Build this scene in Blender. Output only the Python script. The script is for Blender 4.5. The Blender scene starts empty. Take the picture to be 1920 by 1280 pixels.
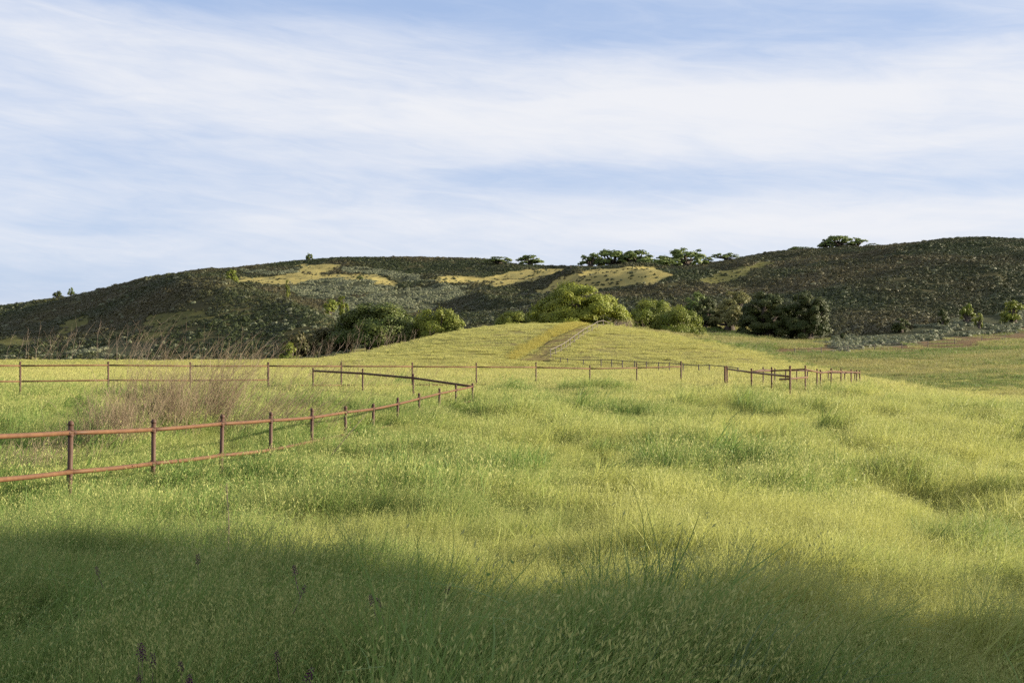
import bpy, math, random
import numpy as np
from math import radians, sin, cos, pi

# ------------------------------------------------------------------ camera, light, sky
S = bpy.context.scene
COL = S.collection
F = 2133.33            # focal length in pixels of a 1920 wide frame (40 mm lens)
EYE = 2.0
SUN_EL, LX, LY = 15.0, -0.996, -0.087      # light travels towards (LX, LY)

cam_d = bpy.data.cameras.new('camera')
cam_d.lens = 40; cam_d.sensor_width = 36; cam_d.clip_start = 0.1; cam_d.clip_end = 6000
cam = bpy.data.objects.new('camera', cam_d); COL.objects.link(cam)
cam.location = (0, 0, EYE); cam.rotation_euler = (radians(90), 0, 0)
S.camera = cam
S.view_settings.view_transform = 'Standard'; S.view_settings.look = 'None'
S.view_settings.gamma = 1; S.view_settings.use_curve_mapping = False
S.view_settings.exposure = 1.40
S.cycles.max_bounces = 4; S.cycles.use_denoising = False; S.cycles.diffuse_bounces = 2; S.cycles.glossy_bounces = 1; S.cycles.transmission_bounces = 3
S.cycles.caustics_reflective = False; S.cycles.caustics_refractive = False

sun_d = bpy.data.lights.new('sun', 'SUN'); sun_d.energy = 5.0; sun_d.angle = radians(0.5)
sun_d.color = (1.0, 0.88, 0.68)
sun = bpy.data.objects.new('sun', sun_d); COL.objects.link(sun)
from mathutils import Vector
e = radians(SUN_EL)
sun.rotation_euler = Vector((LX*cos(e), LY*cos(e), -sin(e))).to_track_quat('-Z', 'Y').to_euler()

W = bpy.data.worlds.new('World'); S.world = W; W.use_nodes = True
nt = W.node_tree; nt.nodes.clear()
def N(t, **k):
    n = nt.nodes.new(t)
    for a, b in k.items(): setattr(n, a, b)
    return n
def L(a, b): nt.links.new(a, b)
def M(op, *a):
    n = N('ShaderNodeMath', operation=op)
    for i, x in enumerate(a):
        if isinstance(x, (int, float)): n.inputs[i].default_value = x
        else: L(x, n.inputs[i])
    return n.outputs[0]
def gauss(x, c, s):
    d = M('DIVIDE', M('SUBTRACT', x, c), s)
    return M('POWER', 2.718, M('MULTIPLY', M('MULTIPLY', d, d), -1.0))
def sstep(x, a, b):
    n = N('ShaderNodeMapRange', interpolation_type='SMOOTHSTEP')
    n.inputs[1].default_value = a; n.inputs[2].default_value = b
    L(x, n.inputs[0]); return n.outputs[0]
sky = N('ShaderNodeTexSky', sky_type='NISHITA', sun_disc=False)
sky.sun_elevation = e; sky.sun_rotation = math.atan2(-LX, -LY)
sky.altitude = 200; sky.air_density = 1.0; sky.dust_density = 0.8; sky.ozone_density = 2.5
bg1 = N('ShaderNodeBackground'); bg1.inputs[1].default_value = 0.05
L(sky.outputs[0], bg1.inputs[0])
tc = N('ShaderNodeTexCoord'); sp = N('ShaderNodeSeparateXYZ'); L(tc.outputs['Generated'], sp.inputs[0])
az = M('ARCTAN2', sp.outputs[0], sp.outputs[1])       # right of +Y is positive
el = M('ARCSINE', sp.outputs[2])
def pa(px): return math.atan((px-960)/F)
def pe(y): return math.atan((640-y)/F)
def noise(sx, sy, tilt, det, rough, seed, dist=0.0, shear=0.0):
    cx = N('ShaderNodeCombineXYZ')
    L(M('MULTIPLY', az, sx), cx.inputs[0])
    L(M('MULTIPLY', M('ADD', el, M('MULTIPLY', az, tilt)), sy), cx.inputs[1]); cx.inputs[2].default_value = seed
    n = N('ShaderNodeTexNoise'); n.inputs['Scale'].default_value = 1; n.inputs['Detail'].default_value = det
    n.inputs['Roughness'].default_value = rough; n.inputs['Distortion'].default_value = dist
    L(cx.outputs[0], n.inputs['Vector']); return n.outputs['Fac']
n1 = noise(4.5, 24, 0.04, 7, 0.57, 3.1, 0.7)
n2 = noise(13, 80, 0.12, 6, 0.65, 7.7, 0.9)
n3 = noise(2.2, 9, -0.1, 4, 0.55, 1.3, 0.4)
def blob(px, y, sx, sy, amp):
    g = M('MULTIPLY', gauss(az, pa(px), sx/F), gauss(el, pe(y), sy/F)); return M('MULTIPLY', g, amp*.92)
dens = 0.78
terms = [blob(950, 335, 330, 42, -0.30), blob(1400, 355, 300, 24, -0.16), blob(1850, 365, 150, 20, -.16), blob(600, 270, 300, 16, -.16), blob(1250, 235, 620, 70, 0.30),
         blob(1700, 190, 500, 50, 0.18), blob(1000, 20, 430, 55, -0.62), blob(350, 10, 420, 38, -0.50), blob(1650, 70, 300, 60, -0.42), blob(1050, 75, 250, 30, -0.2),
         blob(1350, 420, 700, 36, 0.30), blob(40, 535, 260, 40, -0.34), blob(120, 330, 330, 60, -.12), blob(120, 440, 200, 30, -.16),
         blob(1150, 165, 180, 24, .16), blob(300, 190, 420, 60, .12)]
acc = M('ADD', dens, M('MULTIPLY', M('SUBTRACT', n1, 0.5), 0.85))
acc = M('ADD', acc, M('MULTIPLY', M('SUBTRACT', n2, 0.5), 0.46))
acc = M('ADD', acc, M('MULTIPLY', M('SUBTRACT', n3, 0.5), 0.40))
for t in terms: acc = M('ADD', acc, t)
fac = sstep(acc, 0.0, 1.25)
cm = N('ShaderNodeMix', data_type='RGBA'); L(fac, cm.inputs[0])
cm.inputs[6].default_value = (0.182, 0.238, 0.358, 1); cm.inputs[7].default_value = (0.333, 0.338, 0.355, 1)
bg2 = N('ShaderNodeBackground'); bg2.inputs[1].default_value = 1.0; L(cm.outputs[2], bg2.inputs[0])
mx = N('ShaderNodeMixShader'); L(M('MULTIPLY_ADD', fac, 0.28, 0.70), mx.inputs[0]); L(bg1.outputs[0], mx.inputs[1]); L(bg2.outputs[0], mx.inputs[2])
wo = N('ShaderNodeOutputWorld'); L(mx.outputs[0], wo.inputs[0])

# ------------------------------------------------------------------ helpers
rng = np.random.default_rng(7)
def hash2(ix, iy, seed):
    h = (ix.astype(np.int64)*374761393 + iy.astype(np.int64)*668265263 + seed*1274126177) & 0x7fffffff
    h = ((h ^ (h >> 13))*1274126177) & 0x7fffffff
    return ((h ^ (h >> 16)) & 0xffff)/65535.0
def vnoise(x, y, seed=0):
    x = np.asarray(x, float); y = np.asarray(y, float)
    ix, iy = np.floor(x), np.floor(y); fx, fy = x-ix, y-iy
    fx = fx*fx*fx*(fx*(fx*6-15)+10); fy = fy*fy*fy*(fy*(fy*6-15)+10)
    a, b = hash2(ix, iy, seed), hash2(ix+1, iy, seed); c, d = hash2(ix, iy+1, seed), hash2(ix+1, iy+1, seed)
    return (a+(b-a)*fx)*(1-fy)+(c+(d-c)*fx)*fy
def fbm(x, y, seed=0, o=4):
    s, amp, t = 0, 1, 0
    for i in range(o):
        s = s+amp*vnoise(x*2**i+i*17.3, y*2**i-i*9.1, seed+i); t += amp; amp *= 0.5
    return s/t
def sm(x, a, b):
    t = np.clip((np.asarray(x, float)-a)/(b-a), 0, 1); return t*t*(3-2*t)

def tag(o, label=None, cat=None, group=None, kind=None):
    if label: o['label'] = label
    if cat: o['category'] = cat
    if group: o['group'] = group
    if kind: o['kind'] = kind
    return o
def mesh(name, V, Q, mat=None, col=None, smooth=True):
    me = bpy.data.meshes.new(name)
    V = np.asarray(V, np.float32); Q = np.asarray(Q, np.int32)
    me.vertices.add(len(V)); me.vertices.foreach_set('co', V.ravel())
    k = Q.shape[1]
    me.loops.add(Q.size); me.loops.foreach_set('vertex_index', Q.ravel())
    me.polygons.add(len(Q)); me.polygons.foreach_set('loop_start', np.arange(0, Q.size, k, dtype=np.int32))
    me.polygons.foreach_set('use_smooth', np.full(len(Q), smooth))
    me.update(calc_edges=True)
    if col is not None:
        a = me.color_attributes.new('col', 'FLOAT_COLOR', 'POINT')
        c = np.ones((len(V), 4), np.float32); c[:, :3] = col
        a.data.foreach_set('color', c.ravel())
    if mat: me.materials.append(mat)
    return me
def obj(name, me, parent=None, loc=(0, 0, 0), link=True):
    o = bpy.data.objects.new(name, me); o.location = loc
    if link: COL.objects.link(o)
    if parent: o.parent = parent
    return o
def empty(name, loc=(0, 0, 0), rz=0):
    o = bpy.data.objects.new(name, None); COL.objects.link(o); o.location = loc; o.rotation_euler = (0, 0, rz); o.empty_display_size = .2
    return o
class MB:
    def __init__(s): s.v = []; s.q = []; s.c = []; s.n = 0
    def add(s, v, q, c=(0, 0, 0)):
        v = np.asarray(v, float); s.v.append(v); s.q.append(np.asarray(q, int)+s.n); s.n += len(v)
        c = np.asarray(c, float)
        s.c.append(np.broadcast_to(c, (len(v), 3)))
    def mesh(s, name, mat, smooth=True):
        return mesh(name, np.concatenate(s.v), np.concatenate(s.q), mat, np.concatenate(s.c), smooth)
    def tube(s, P, R, n=8, c=(0, 0, 0), cap=True):
        P = np.asarray(P, float); R = np.broadcast_to(R, len(P)).astype(float)
        T = np.gradient(P, axis=0); T /= np.linalg.norm(T, axis=1)[:, None]+1e-9
        ref = np.array([0, 0, 1.]) if abs(T[0][2]) < .9 else np.array([1., 0, 0])
        U = np.cross(T, ref); U /= np.linalg.norm(U, axis=1)[:, None]+1e-9; Wv = np.cross(T, U)
        a = np.arange(n)*2*pi/n
        ring = P[:, None]+R[:, None, None]*(U[:, None]*np.cos(a)[None, :, None]+Wv[:, None]*np.sin(a)[None, :, None])
        v = ring.reshape(-1, 3); m = len(P); q = []
        for i in range(m-1):
            for j in range(n):
                q.append((i*n+j, i*n+(j+1) % n, (i+1)*n+(j+1) % n, (i+1)*n+j))
        if cap:
            k = len(v); v = np.vstack([v, P[0], P[-1]])
            for j in range(0, n, 2):
                q.append((k, (j+2) % n, j+1, j)); q.append((k+1, (m-1)*n+j, (m-1)*n+j+1, (m-1)*n+(j+2) % n))
        s.add(v, q, c)

class Mat:
    """small node helper"""
    def __init__(s, name):
        s.m = bpy.data.materials.new(name); s.m.use_nodes = True; s.t = s.m.node_tree; s.t.nodes.clear()
    def n(s, t, **k):
        n = s.t.nodes.new(t)
        for a, b in k.items(): setattr(n, a, b)
        return n
    def l(s, a, b): s.t.links.new(a, b)
    def math(s, op, *a):
        n = s.n('ShaderNodeMath', operation=op)
        for i, x in enumerate(a):
            if isinstance(x, (int, float)): n.inputs[i].default_value = x
            else: s.l(x, n.inputs[i])
        return n.outputs[0]
    def mix(s, f, a, b, blend='MIX'):
        n = s.n('ShaderNodeMix', data_type='RGBA', blend_type=blend); n.clamp_factor = True
        for i, x in ((0, f), (6, a), (7, b)):
            if isinstance(x, (int, float)): n.inputs[i].default_value = x
            elif isinstance(x, tuple): n.inputs[i].default_value = (*x, 1)
            else: s.l(x, n.inputs[i])
        return n.outputs[2]
    def noise(s, scale, det=4, rough=.6, coord='Position', vec=None):
        n = s.n('ShaderNodeTexNoise'); n.inputs['Scale'].default_value = scale; n.inputs['Detail'].default_value = det; n.inputs['Roughness'].default_value = rough
        if coord == 'Position': s.l(s.n('ShaderNodeNewGeometry').outputs['Position'], n.inputs['Vector'])
        else: s.l(s.n('ShaderNodeTexCoord').outputs[coord], n.inputs['Vector'])
        return n.outputs['Fac']
    def attr(s, name, typ='GEOMETRY'):
        n = s.n('ShaderNodeAttribute', attribute_name=name, attribute_type=typ); return n
    def rng(s, x, a, b, c=0., d=1.):
        n = s.n('ShaderNodeMapRange'); s.l(x, n.inputs[0])
        for i, v in enumerate((a, b, c, d)): n.inputs[i+1].default_value = v
        return n.outputs[0]
    def out(s, color, rough=.7, spec=.25, trans=0., tcol=None, bump=None, bstr=.3, bdist=.02):
        p = s.n('ShaderNodeBsdfPrincipled')
        for i, x in (('Base Color', color), ('Roughness', rough), ('Specular IOR Level', spec)):
            if isinstance(x, (int, float)): p.inputs[i].default_value = x
            elif isinstance(x, tuple): p.inputs[i].default_value = (*x, 1)
            else: s.l(x, p.inputs[i])
        if bump is not None:
            b = s.n('ShaderNodeBump'); b.inputs['Strength'].default_value = bstr; b.inputs['Distance'].default_value = bdist
            s.l(bump, b.inputs['Height']); s.l(b.outputs[0], p.inputs['Normal'])
        sh = p.outputs[0]
        if trans:
            t = s.n('ShaderNodeBsdfTranslucent'); tcol = tcol or color
            if isinstance(tcol, tuple): t.inputs[0].default_value = (*tcol, 1)
            else: s.l(tcol, t.inputs[0])
            m = s.n('ShaderNodeMixShader'); m.inputs[0].default_value = trans
            s.l(sh, m.inputs[1]); s.l(t.outputs[0], m.inputs[2]); sh = m.outputs[0]
        o = s.n('ShaderNodeOutputMaterial'); s.l(sh, o.inputs[0])
        return s.m

# ------------------------------------------------------------------ terrain: stations along each line of sight, real distances
def z_of(Y, y): return EYE-(y-640)/F*Y
CG = np.arange(-700, 2625, 4.0)
ST = [   # each: {column: (depth m, picture row)}
 {0: (2.0, 1900)},
 {0: (4.5, 1275)},
 {0: (8, 1066)},
 {0: (15, 917), 1000: (15, 915), 1920: (15, 925)},
 {0: (25, 808), 1920: (24, 822)},
 {-700: (60, 709), 700: (66, 703), 1000: (85, 690), 1300: (80, 692), 1400: (70, 698), 1500: (62, 706), 1600: (50, 724), 1700: (42, 738), 1800: (36, 756), 1920: (32, 775), 2620: (29, 800)},
 {-700: (118, 676), 500: (120, 676), 640: (128, 670), 760: (140, 646), 850: (142, 623), 920: (141, 612), 1000: (140, 607), 1100: (139, 607), 1200: (135, 618), 1300: (124, 635), 1400: (113, 656), 1500: (95, 681), 1600: (72, 704), 1700: (58, 723), 1800: (50, 737), 1920: (44, 754), 2620: (36, 785)},
 {-700: (150, 700), 500: (150, 700), 640: (152, 668), 760: (165, 652), 850: (168, 650), 1000: (170, 640), 1200: (165, 642), 1300: (155, 650), 1400: (145, 662), 1500: (128, 692), 1600: (108, 714), 1700: (92, 738), 1800: (80, 752), 1920: (72, 756), 2620: (66, 770)},
 {-700: (165, 702), 500: (165, 702), 640: (168, 660), 760: (178, 650), 850: (182, 648), 1000: (186, 640), 1200: (190, 642), 1300: (188, 641), 1400: (186, 646), 1500: (178, 654), 1600: (170, 660), 1700: (160, 668), 1800: (150, 672), 1920: (140, 676), 2620: (135, 690)},
 {-700: (180, 700), 500: (180, 697), 640: (192, 652), 760: (200, 648), 850: (205, 645), 1000: (210, 635), 1200: (215, 632), 1300: (246, 616), 1350: (250, 614), 1400: (238, 630), 1480: (228, 639), 1560: (230, 640), 1700: (242, 625), 1800: (252, 613), 1920: (262, 602), 2620: (280, 580)},
 {-700: (470, 640), -300: (450, 605), 0: (420, 579), 130: (400, 559), 250: (370, 530), 300: (350, 519), 360: (330, 513), 420: (312, 524), 480: (288, 546), 550: (262, 570), 600: (244, 588), 640: (230, 618), 700: (240, 625), 800: (260, 618), 900: (280, 602), 1000: (300, 582), 1100: (310, 572), 1260: (322, 557), 1400: (332, 556), 1560: (340, 540), 1700: (350, 520), 1920: (350, 510), 2620: (350, 500)},
 {-700: (540, 650), 0: (500, 600), 300: (440, 570), 360: (430, 558), 480: (390, 552), 550: (350, 572), 600: (335, 590), 640: (330, 600), 700: (325, 602), 800: (340, 590), 900: (360, 577), 1000: (380, 562), 1100: (390, 552), 1260: (400, 537), 1400: (420, 530), 1560: (430, 510), 1700: (440, 490), 1920: (440, 480), 2620: (440, 470)},
 {-700: (620, 650), 0: (570, 600), 360: (520, 530), 450: (520, 528), 640: (500, 530), 760: (500, 535), 900: (500, 532), 1000: (488, 530), 1060: (480, 519), 1120: (475, 509), 1180: (470, 504), 1230: (470, 509), 1280: (478, 517), 1400: (495, 507), 1560: (505, 487), 1700: (505, 471), 1800: (505, 464), 1920: (505, 461), 2620: (505, 450)},
 {-700: (660, 650), 0: (620, 600), 360: (570, 522), 640: (575, 507), 900: (570, 507), 1000: (560, 508), 1120: (540, 512), 1180: (540, 514), 1260: (550, 510), 1400: (565, 492), 1560: (580, 476), 1700: (580, 465), 1920: (580, 455), 2620: (580, 440)},
 {-700: (720, 650), 0: (700, 600), 300: (680, 525), 360: (670, 508), 450: (660, 502), 500: (655, 498), 560: (650, 491), 640: (640, 483), 760: (640, 483), 900: (650, 487), 950: (650, 498), 1000: (640, 503), 1080: (640, 504), 1180: (640, 503), 1260: (640, 498), 1340: (640, 494), 1400: (640, 480), 1500: (650, 470), 1600: (660, 467), 1700: (660, 460), 1770: (660, 450), 1850: (660, 449), 1920: (660, 451), 2620: (670, 440)},
 {-700: (900, 640), 0: (900, 600), 400: (900, 540), 900: (900, 535), 1920: (900, 500), 2620: (900, 490)},
 {0: (1700, 630)},
]
def gsm(a, s):
    k = np.exp(-0.5*(np.arange(-3*s, 3*s+1)/s)**2); k /= k.sum()
    return np.convolve(np.pad(a, 3*s, mode='edge'), k, mode='valid')
SY, SZ = [], []
for i, st in enumerate(ST):
    c = sorted(st); Yc = np.interp(CG, c, [st[k][0] for k in c])
    yc = np.interp(CG, c, [st[k][1] for k in c])
    s = 6 if i >= 10 else 9
    Yc = gsm(Yc, 9); yc = gsm(yc, s)
    SY.append(Yc); SZ.append(z_of(Yc, yc))
SY = np.array(SY); SZ = np.array(SZ)
for i in range(1, len(SY)): SY[i] = np.maximum(SY[i], SY[i-1]*1.02+.3)
YR = np.concatenate([np.geomspace(2.0, 60, 130, endpoint=False), np.geomspace(60, 720, 330, endpoint=False), np.geomspace(720, 1700, 25)])
def pchip(x, y, xq):
    h = np.diff(x); d = np.diff(y)/h
    m = np.zeros_like(y)
    w1 = 2*h[1:]+h[:-1]; w2 = h[1:]+2*h[:-1]
    ok = d[:-1]*d[1:] > 0
    with np.errstate(divide='ignore', invalid='ignore'):
        mm = (w1+w2)/(w1/d[:-1]+w2/d[1:])
    m[1:-1] = np.where(ok, mm, 0); m[0] = d[0]; m[-1] = d[-1]
    k = np.clip(np.searchsorted(x, xq)-1, 0, len(h)-1); t = (xq-x[k])/h[k]
    t = np.clip(t, 0, 1)
    return y[k]*(2*t**3-3*t*t+1)+h[k]*m[k]*(t**3-2*t*t+t)+y[k+1]*(-2*t**3+3*t*t)+h[k]*m[k+1]*(t**3-t*t)
ZT = np.stack([pchip(SY[:, j], SZ[:, j], YR) for j in range(len(CG))])      # [column, row]
# grass depth is taken off where the visible surface is the grass top; hummocks added
GXX = (CG[:, None]-960)/F*YR[None]; GYY = np.broadcast_to(YR[None], GXX.shape)
ZT -= 0.42*(1-sm(GYY, 70, 130))+0.06
ZT += (fbm(GXX/3.1, GYY/3.1, 11, 3)-.5)*0.28*(1-sm(GYY, 60, 120))*sm(GYY, 3, 9)
ZT += (fbm(GXX/18, GYY/18, 12, 4)-.5)*2.2*sm(GYY, 185, 260)
ZT += ((fbm(GXX/60, GYY/60, 13, 3)-.5)*7.0+(1-np.abs(2*vnoise(GXX/34+1.2*vnoise(GXX/50, GYY/50, 21), GYY/120, 23)-1))*4.5-2.2)*sm(GYY, 250, 360)*(1-sm(GYY, 520, 640))*sm(CG, 560, 760)[:, None]
def cdist(X, Y, P):
    d = np.full(np.shape(X), 1e9)
    for (x0, y0), (x1, y1) in zip(P[:-1], P[1:]):
        dx, dy = x1-x0, y1-y0; t = np.clip(((X-x0)*dx+(Y-y0)*dy)/(dx*dx+dy*dy), 0, 1)
        d = np.minimum(d, np.hypot(X-x0-t*dx, Y-y0-t*dy))
    return d
def pt(px, y, z=0.25):        # plan position seen at picture point, if its height is z
    Y = (EYE-z)*F/(y-640); return ((px-960)/F*Y, Y)
GULLY = [[pt(1725, 845), pt(1800, 885), pt(1835, 905)], [pt(1745, 850), pt(1840, 868), pt(1990, 878)],
         [pt(1500, 735), pt(1545, 765), pt(1640, 800), pt(1690, 850), pt(1780, 925)]]
def gully(X, Y):
    a = np.exp(-(cdist(X, Y, GULLY[0])/.5)**2); b = np.exp(-(cdist(X, Y, GULLY[1])/.5)**2); c = .35*np.exp(-(cdist(X, Y, GULLY[2])/.4)**2)
    return np.maximum(np.maximum(a, b), c)
near = GYY < 60
ZT -= np.where(near, 0.15*gully(GXX, GYY), 0)
LYR = np.log(YR)
AZM = math.atan((2600-960)/F)
def table(c, Y):
    u = np.clip((c-CG[0])/4.0, 0, len(CG)-1.001); i = u.astype(int); fu = u-i
    v = np.clip(np.interp(np.log(np.maximum(Y, 2.0)), LYR, np.arange(len(YR))), 0, len(YR)-1.001); j = v.astype(int); fv = v-j
    return (ZT[i, j]*(1-fu)+ZT[i+1, j]*fu)*(1-fv)+(ZT[i, j+1]*(1-fu)+ZT[i+1, j+1]*fu)*fv
def gz(X, Y):
    X = np.asarray(X, float); Y = np.asarray(Y, float)
    az = np.arctan2(X, Y); r = np.hypot(X, Y); a = np.clip(az, -AZM, AZM)
    z = table(960+F*np.tan(a), r*np.cos(a))
    w = sm(np.abs(az), radians(50), radians(110))
    back = 0.25+14*sm(r, 150, 500)+(fbm(X/40, Y/40, 5, 3)-.5)*4*sm(r, 40, 200)
    return z*(1-w)+back*w
def proj(X, Y, Z):
    return 960+F*X/Y, 640-F*(Z-EYE)/Y
YT = 640-F*(ZT-EYE)/YR[None]              # picture row of every table vertex
RM = np.minimum.accumulate(YT, axis=1)    # nearest occluder so far
def hidden(X, Y, Z, h=3.0):
    c, y = proj(X, Y, Z+h)
    i = np.clip(((c-CG[0])/4).astype(int), 0, len(CG)-1); j = np.clip(np.interp(np.log(Y), LYR, np.arange(len(YR))).astype(int)-2, 0, len(YR)-1)
    return y > RM[i, j]+1
def hit(c, y, Y0=3.0):
    i = int(round((c-CG[0])/4)); col = YT[i]
    for j in range(len(YR)-1):
        if YR[j+1] > Y0 and col[j+1] <= y:
            t = (col[j]-y)/(col[j]-col[j+1]+1e-9); Y = YR[j]+np.clip(t, 0, 1)*(YR[j+1]-YR[j])
            return np.array([(c-960)/F*Y, Y, gz((c-960)/F*Y, Y)])
    raise ValueError((c, y))

# land cover: 0 meadow 1 knoll turf 2 chaparral 3 gold grass 4 sage 5 brown dry 6 dim grass
def inpoly(c, y, P):
    r = np.zeros(c.shape, bool); j = len(P)-1
    for i in range(len(P)):
        xi, yi = P[i]; xj, yj = P[j]
        r ^= ((yi > y) != (yj > y)) & (c < (xj-xi)*(y-yi)/(yj-yi+1e-12)+xi); j = i
    return r
POLY = [
 (4, 380, 720, [(545, 532), (580, 524), (640, 520), (700, 525), (745, 537), (700, 548), (640, 560), (590, 562), (540, 550)]),
 (4, 380, 720, [(630, 500), (700, 503), (770, 514), (815, 526), (750, 532), (705, 513), (650, 512)]),
 (4, 340, 720, [(450, 505), (520, 508), (560, 502), (575, 505), (545, 513), (500, 515), (455, 512)]),
 (4, 250, 720, [(610, 590), (640, 562), (720, 546), (800, 535), (880, 535), (860, 560), (800, 580), (720, 600), (640, 618)]),
 (3, 330, 720, [(444, 514), (470, 522), (500, 517), (545, 512), (572, 505), (556, 496), (612, 494), (645, 497), (622, 506), (600, 513), (650, 513), (705, 514), (725, 525), (756, 533), (738, 537), (690, 526), (640, 523), (590, 525), (565, 531), (515, 535), (480, 531), (450, 528)]),
 (3, 380, 720, [(800, 522), (845, 515), (905, 521), (960, 508), (1050, 502), (1064, 508), (1000, 526), (930, 537), (870, 531), (820, 532)]),
 (3, 380, 522, [(1000, 549), (1030, 532), (1060, 518), (1120, 504), (1180, 498), (1230, 503), (1268, 516), (1225, 532), (1150, 543), (1080, 548), (1020, 560)]),
 (6, 380, 720, [(1270, 534), (1340, 515), (1390, 500), (1465, 486), (1455, 494), (1400, 510), (1388, 522), (1320, 537)]),
 (6, 180, 420, [(255, 640), (290, 590), (340, 583), (410, 592), (330, 612), (280, 650)]),
 (6, 180, 420, [(110, 618), (150, 596), (175, 592), (150, 612), (120, 630)]),
 (6, 180, 420, [(0, 640), (40, 632), (50, 640), (0, 655)]),
 (4, 180, 420, [(130, 668), (220, 640), (300, 640), (260, 668)]),
 (6, 146, 330, [(1296, 648), (1300, 612), (1360, 606), (1420, 618), (1400, 640), (1340, 646)]),  # dim grass painted where the dark oaks' shadow falls
 (4, 120, 420, [(1580, 634), (1700, 618), (1830, 592), (2000, 566), (2000, 625), (1830, 632), (1700, 650), (1540, 662), (1530, 644)]),
 (5, 120, 330, [(1430, 656), (1500, 646), (1560, 650), (1540, 664), (1440, 668)]),
 (5, 90, 330, [(1600, 656), (1700, 646), (1790, 634), (1880, 624), (2000, 614), (2000, 644), (1900, 640), (1840, 651), (1720, 664), (1640, 662)]),
 (5, 90, 330, [(1480, 670), (1600, 660), (1700, 652), (1700, 657), (1600, 665), (1490, 674)]),
]
def cover(X, Y, Z, jit=True):
    c, y = proj(X, np.maximum(Y, .5), Z)
    if jit:
        c = c+(fbm(X/7, Y/12, 31, 3)-.5)*46*np.clip(300/Y, .5, 1.2); y = y+(fbm(X/7, Y/12, 35, 3)-.5)*13*np.clip(300/Y, .5, 1.2)
    k = np.zeros(c.shape, int)
    k[Y > 66] = 1
    hillfoot = np.interp(c, CG, SY[9])
    k[Y > hillfoot-3] = 2
    k[(c < 640) & (Y > 128)] = 2
    for cl, y0, y1, P in POLY:
        k[(Y > y0) & (Y < y1) & inpoly(c, y, P)] = cl
    return k
PATH = [(973, 676, 1040, 676), (990, 665, 1035, 665), (1008, 654, 1046, 654), (1022, 643, 1066, 643), (1038, 632, 1080, 632), (1056, 623, 1092, 623), (1078, 615, 1100, 616.5), (1090, 611, 1110, 611.5)]
PPOLY = [(a, b) for a, b, _, _ in PATH]+[(c_, d) for _, _, c_, d in PATH[::-1]]
YELL = [(958, 671), (976, 660), (994, 649), (1013, 638), (1031, 628), (1049, 618.5), (1067, 611.5), (1083, 608.5), (1094, 610), (1080, 612), (1066, 616), (1046, 624.5), (1028, 634), (1012, 643), (996, 653), (978, 664), (966, 672)]
CC = np.array([(.11, .115, .03), (.25, .23, .07), (.058, .056, .026), (.31, .265, .10), (.055, .060, .033), (.14, .095, .05), (.105, .105, .036)])

def ground():
    a1 = np.arctan((np.arange(-690, 2612, 4.4)-960)/F)
    a2 = np.linspace(a1[-1], 2*pi+a1[0], 80)[1:-1]
    A = np.concatenate([a1, a2]); R = np.concatenate([[.3, 1.0], np.geomspace(2.0, 60, 130, endpoint=False), np.geomspace(60, 720, 340, endpoint=False), np.geomspace(720, 1700, 22), [2600, 4500]])
    X = np.sin(A)[:, None]*R[None]; Y = np.cos(A)[:, None]*R[None]
    Z = gz(X, Y); Z[:, -2:] = np.array([-2, -30])
    n, m = X.shape
    i = np.arange(n)[:, None]; j = np.arange(m-1)[None]
    q = np.stack([i*m+j, ((i+1) % n)*m+j, ((i+1) % n)*m+j+1, i*m+j+1], -1).reshape(-1, 4)
    # centre fan
    V = np.stack([X, Y, Z], -1).reshape(-1, 3)
    k = cover(X.ravel(), Y.ravel(), Z.ravel())
    k[(Y.ravel() < 20) & (np.hypot(X, Y).ravel() > 60)] = 2
    c = CC[k]
    big = fbm(X.ravel()/6, Y.ravel()/9, 41, 4)[:, None]
    c = c*(0.7+0.6*big)
    kn = (k == 1)[:, None]
    pat = sm(fbm(X.ravel()/9, Y.ravel()/16, 44, 4), .45, .68)[:, None]
    c = np.where(kn, c*(1-pat)+np.array([.19, .17, .075])*pat, c)
    gn = sm(fbm(X.ravel()/12, Y.ravel()/12, 48, 3), .5, .66)[:, None]
    right = sm(proj(X.ravel(), np.maximum(Y.ravel(), .5), Z.ravel())[0], 1450, 1650)[:, None]*kn
    c = c*(1-right*.62)+right*.62*(np.array([.105, .125, .035])*(1-gn)+np.array([.17, .155, .07])*gn)
    return mesh('ground', V, q, ground_mat, c)
m = Mat('ground_mat')
a = m.attr('col').outputs['Color']
nn = m.noise(2.2, 5, .65); n2_ = m.noise(.35, 4, .6)
c = m.mix(m.rng(nn, .3, .7, 0, 1), a, m.mix(1.0, a, (.62, .66, .6), 'MULTIPLY'))
c = m.mix(m.rng(n2_, .35, .65, 0, .5), c, m.mix(1.0, a, (1.25, 1.1, .9), 'MULTIPLY'))
ground_mat = m.out(c, .95, .05, bump=nn, bstr=.6, bdist=.25)
tag(obj('ground', ground()), kind='structure')

# ------------------------------------------------------------------ foliage materials
def leafmat(name, ca, cb, trans=.3, inst=True, cseed=None, rough=.55, spec=.25, vr=.55):
    m = Mat(name); v = m.attr('col'); s = m.n('ShaderNodeSeparateColor'); m.l(v.outputs['Color'], s.inputs[0])
    rnd = s.outputs[2]
    f = m.math('MULTIPLY_ADD', rnd, vr, -vr*.5)
    if inst: f = m.math('ADD', m.math('ADD', f, m.attr('tint', 'INSTANCER').outputs['Fac']), m.rng(m.noise(1.1, 3), .3, .7, -.25, .25))
    else: f = m.math('ADD', f, m.rng(m.noise(.5, 3), .3, .7, .15, .85))
    c = m.mix(f, ca, cb)
    if cseed: c = m.mix(s.outputs[1], c, m.mix(rnd, cseed, tuple(x*.72 for x in cseed)))
    return m.out(c, rough, spec, trans)
M_grass = leafmat('grass_mat', (.445, .455, .13), (.165, .25, .062), .38, True, (.45, .46, .16), .55, .2)
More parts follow.
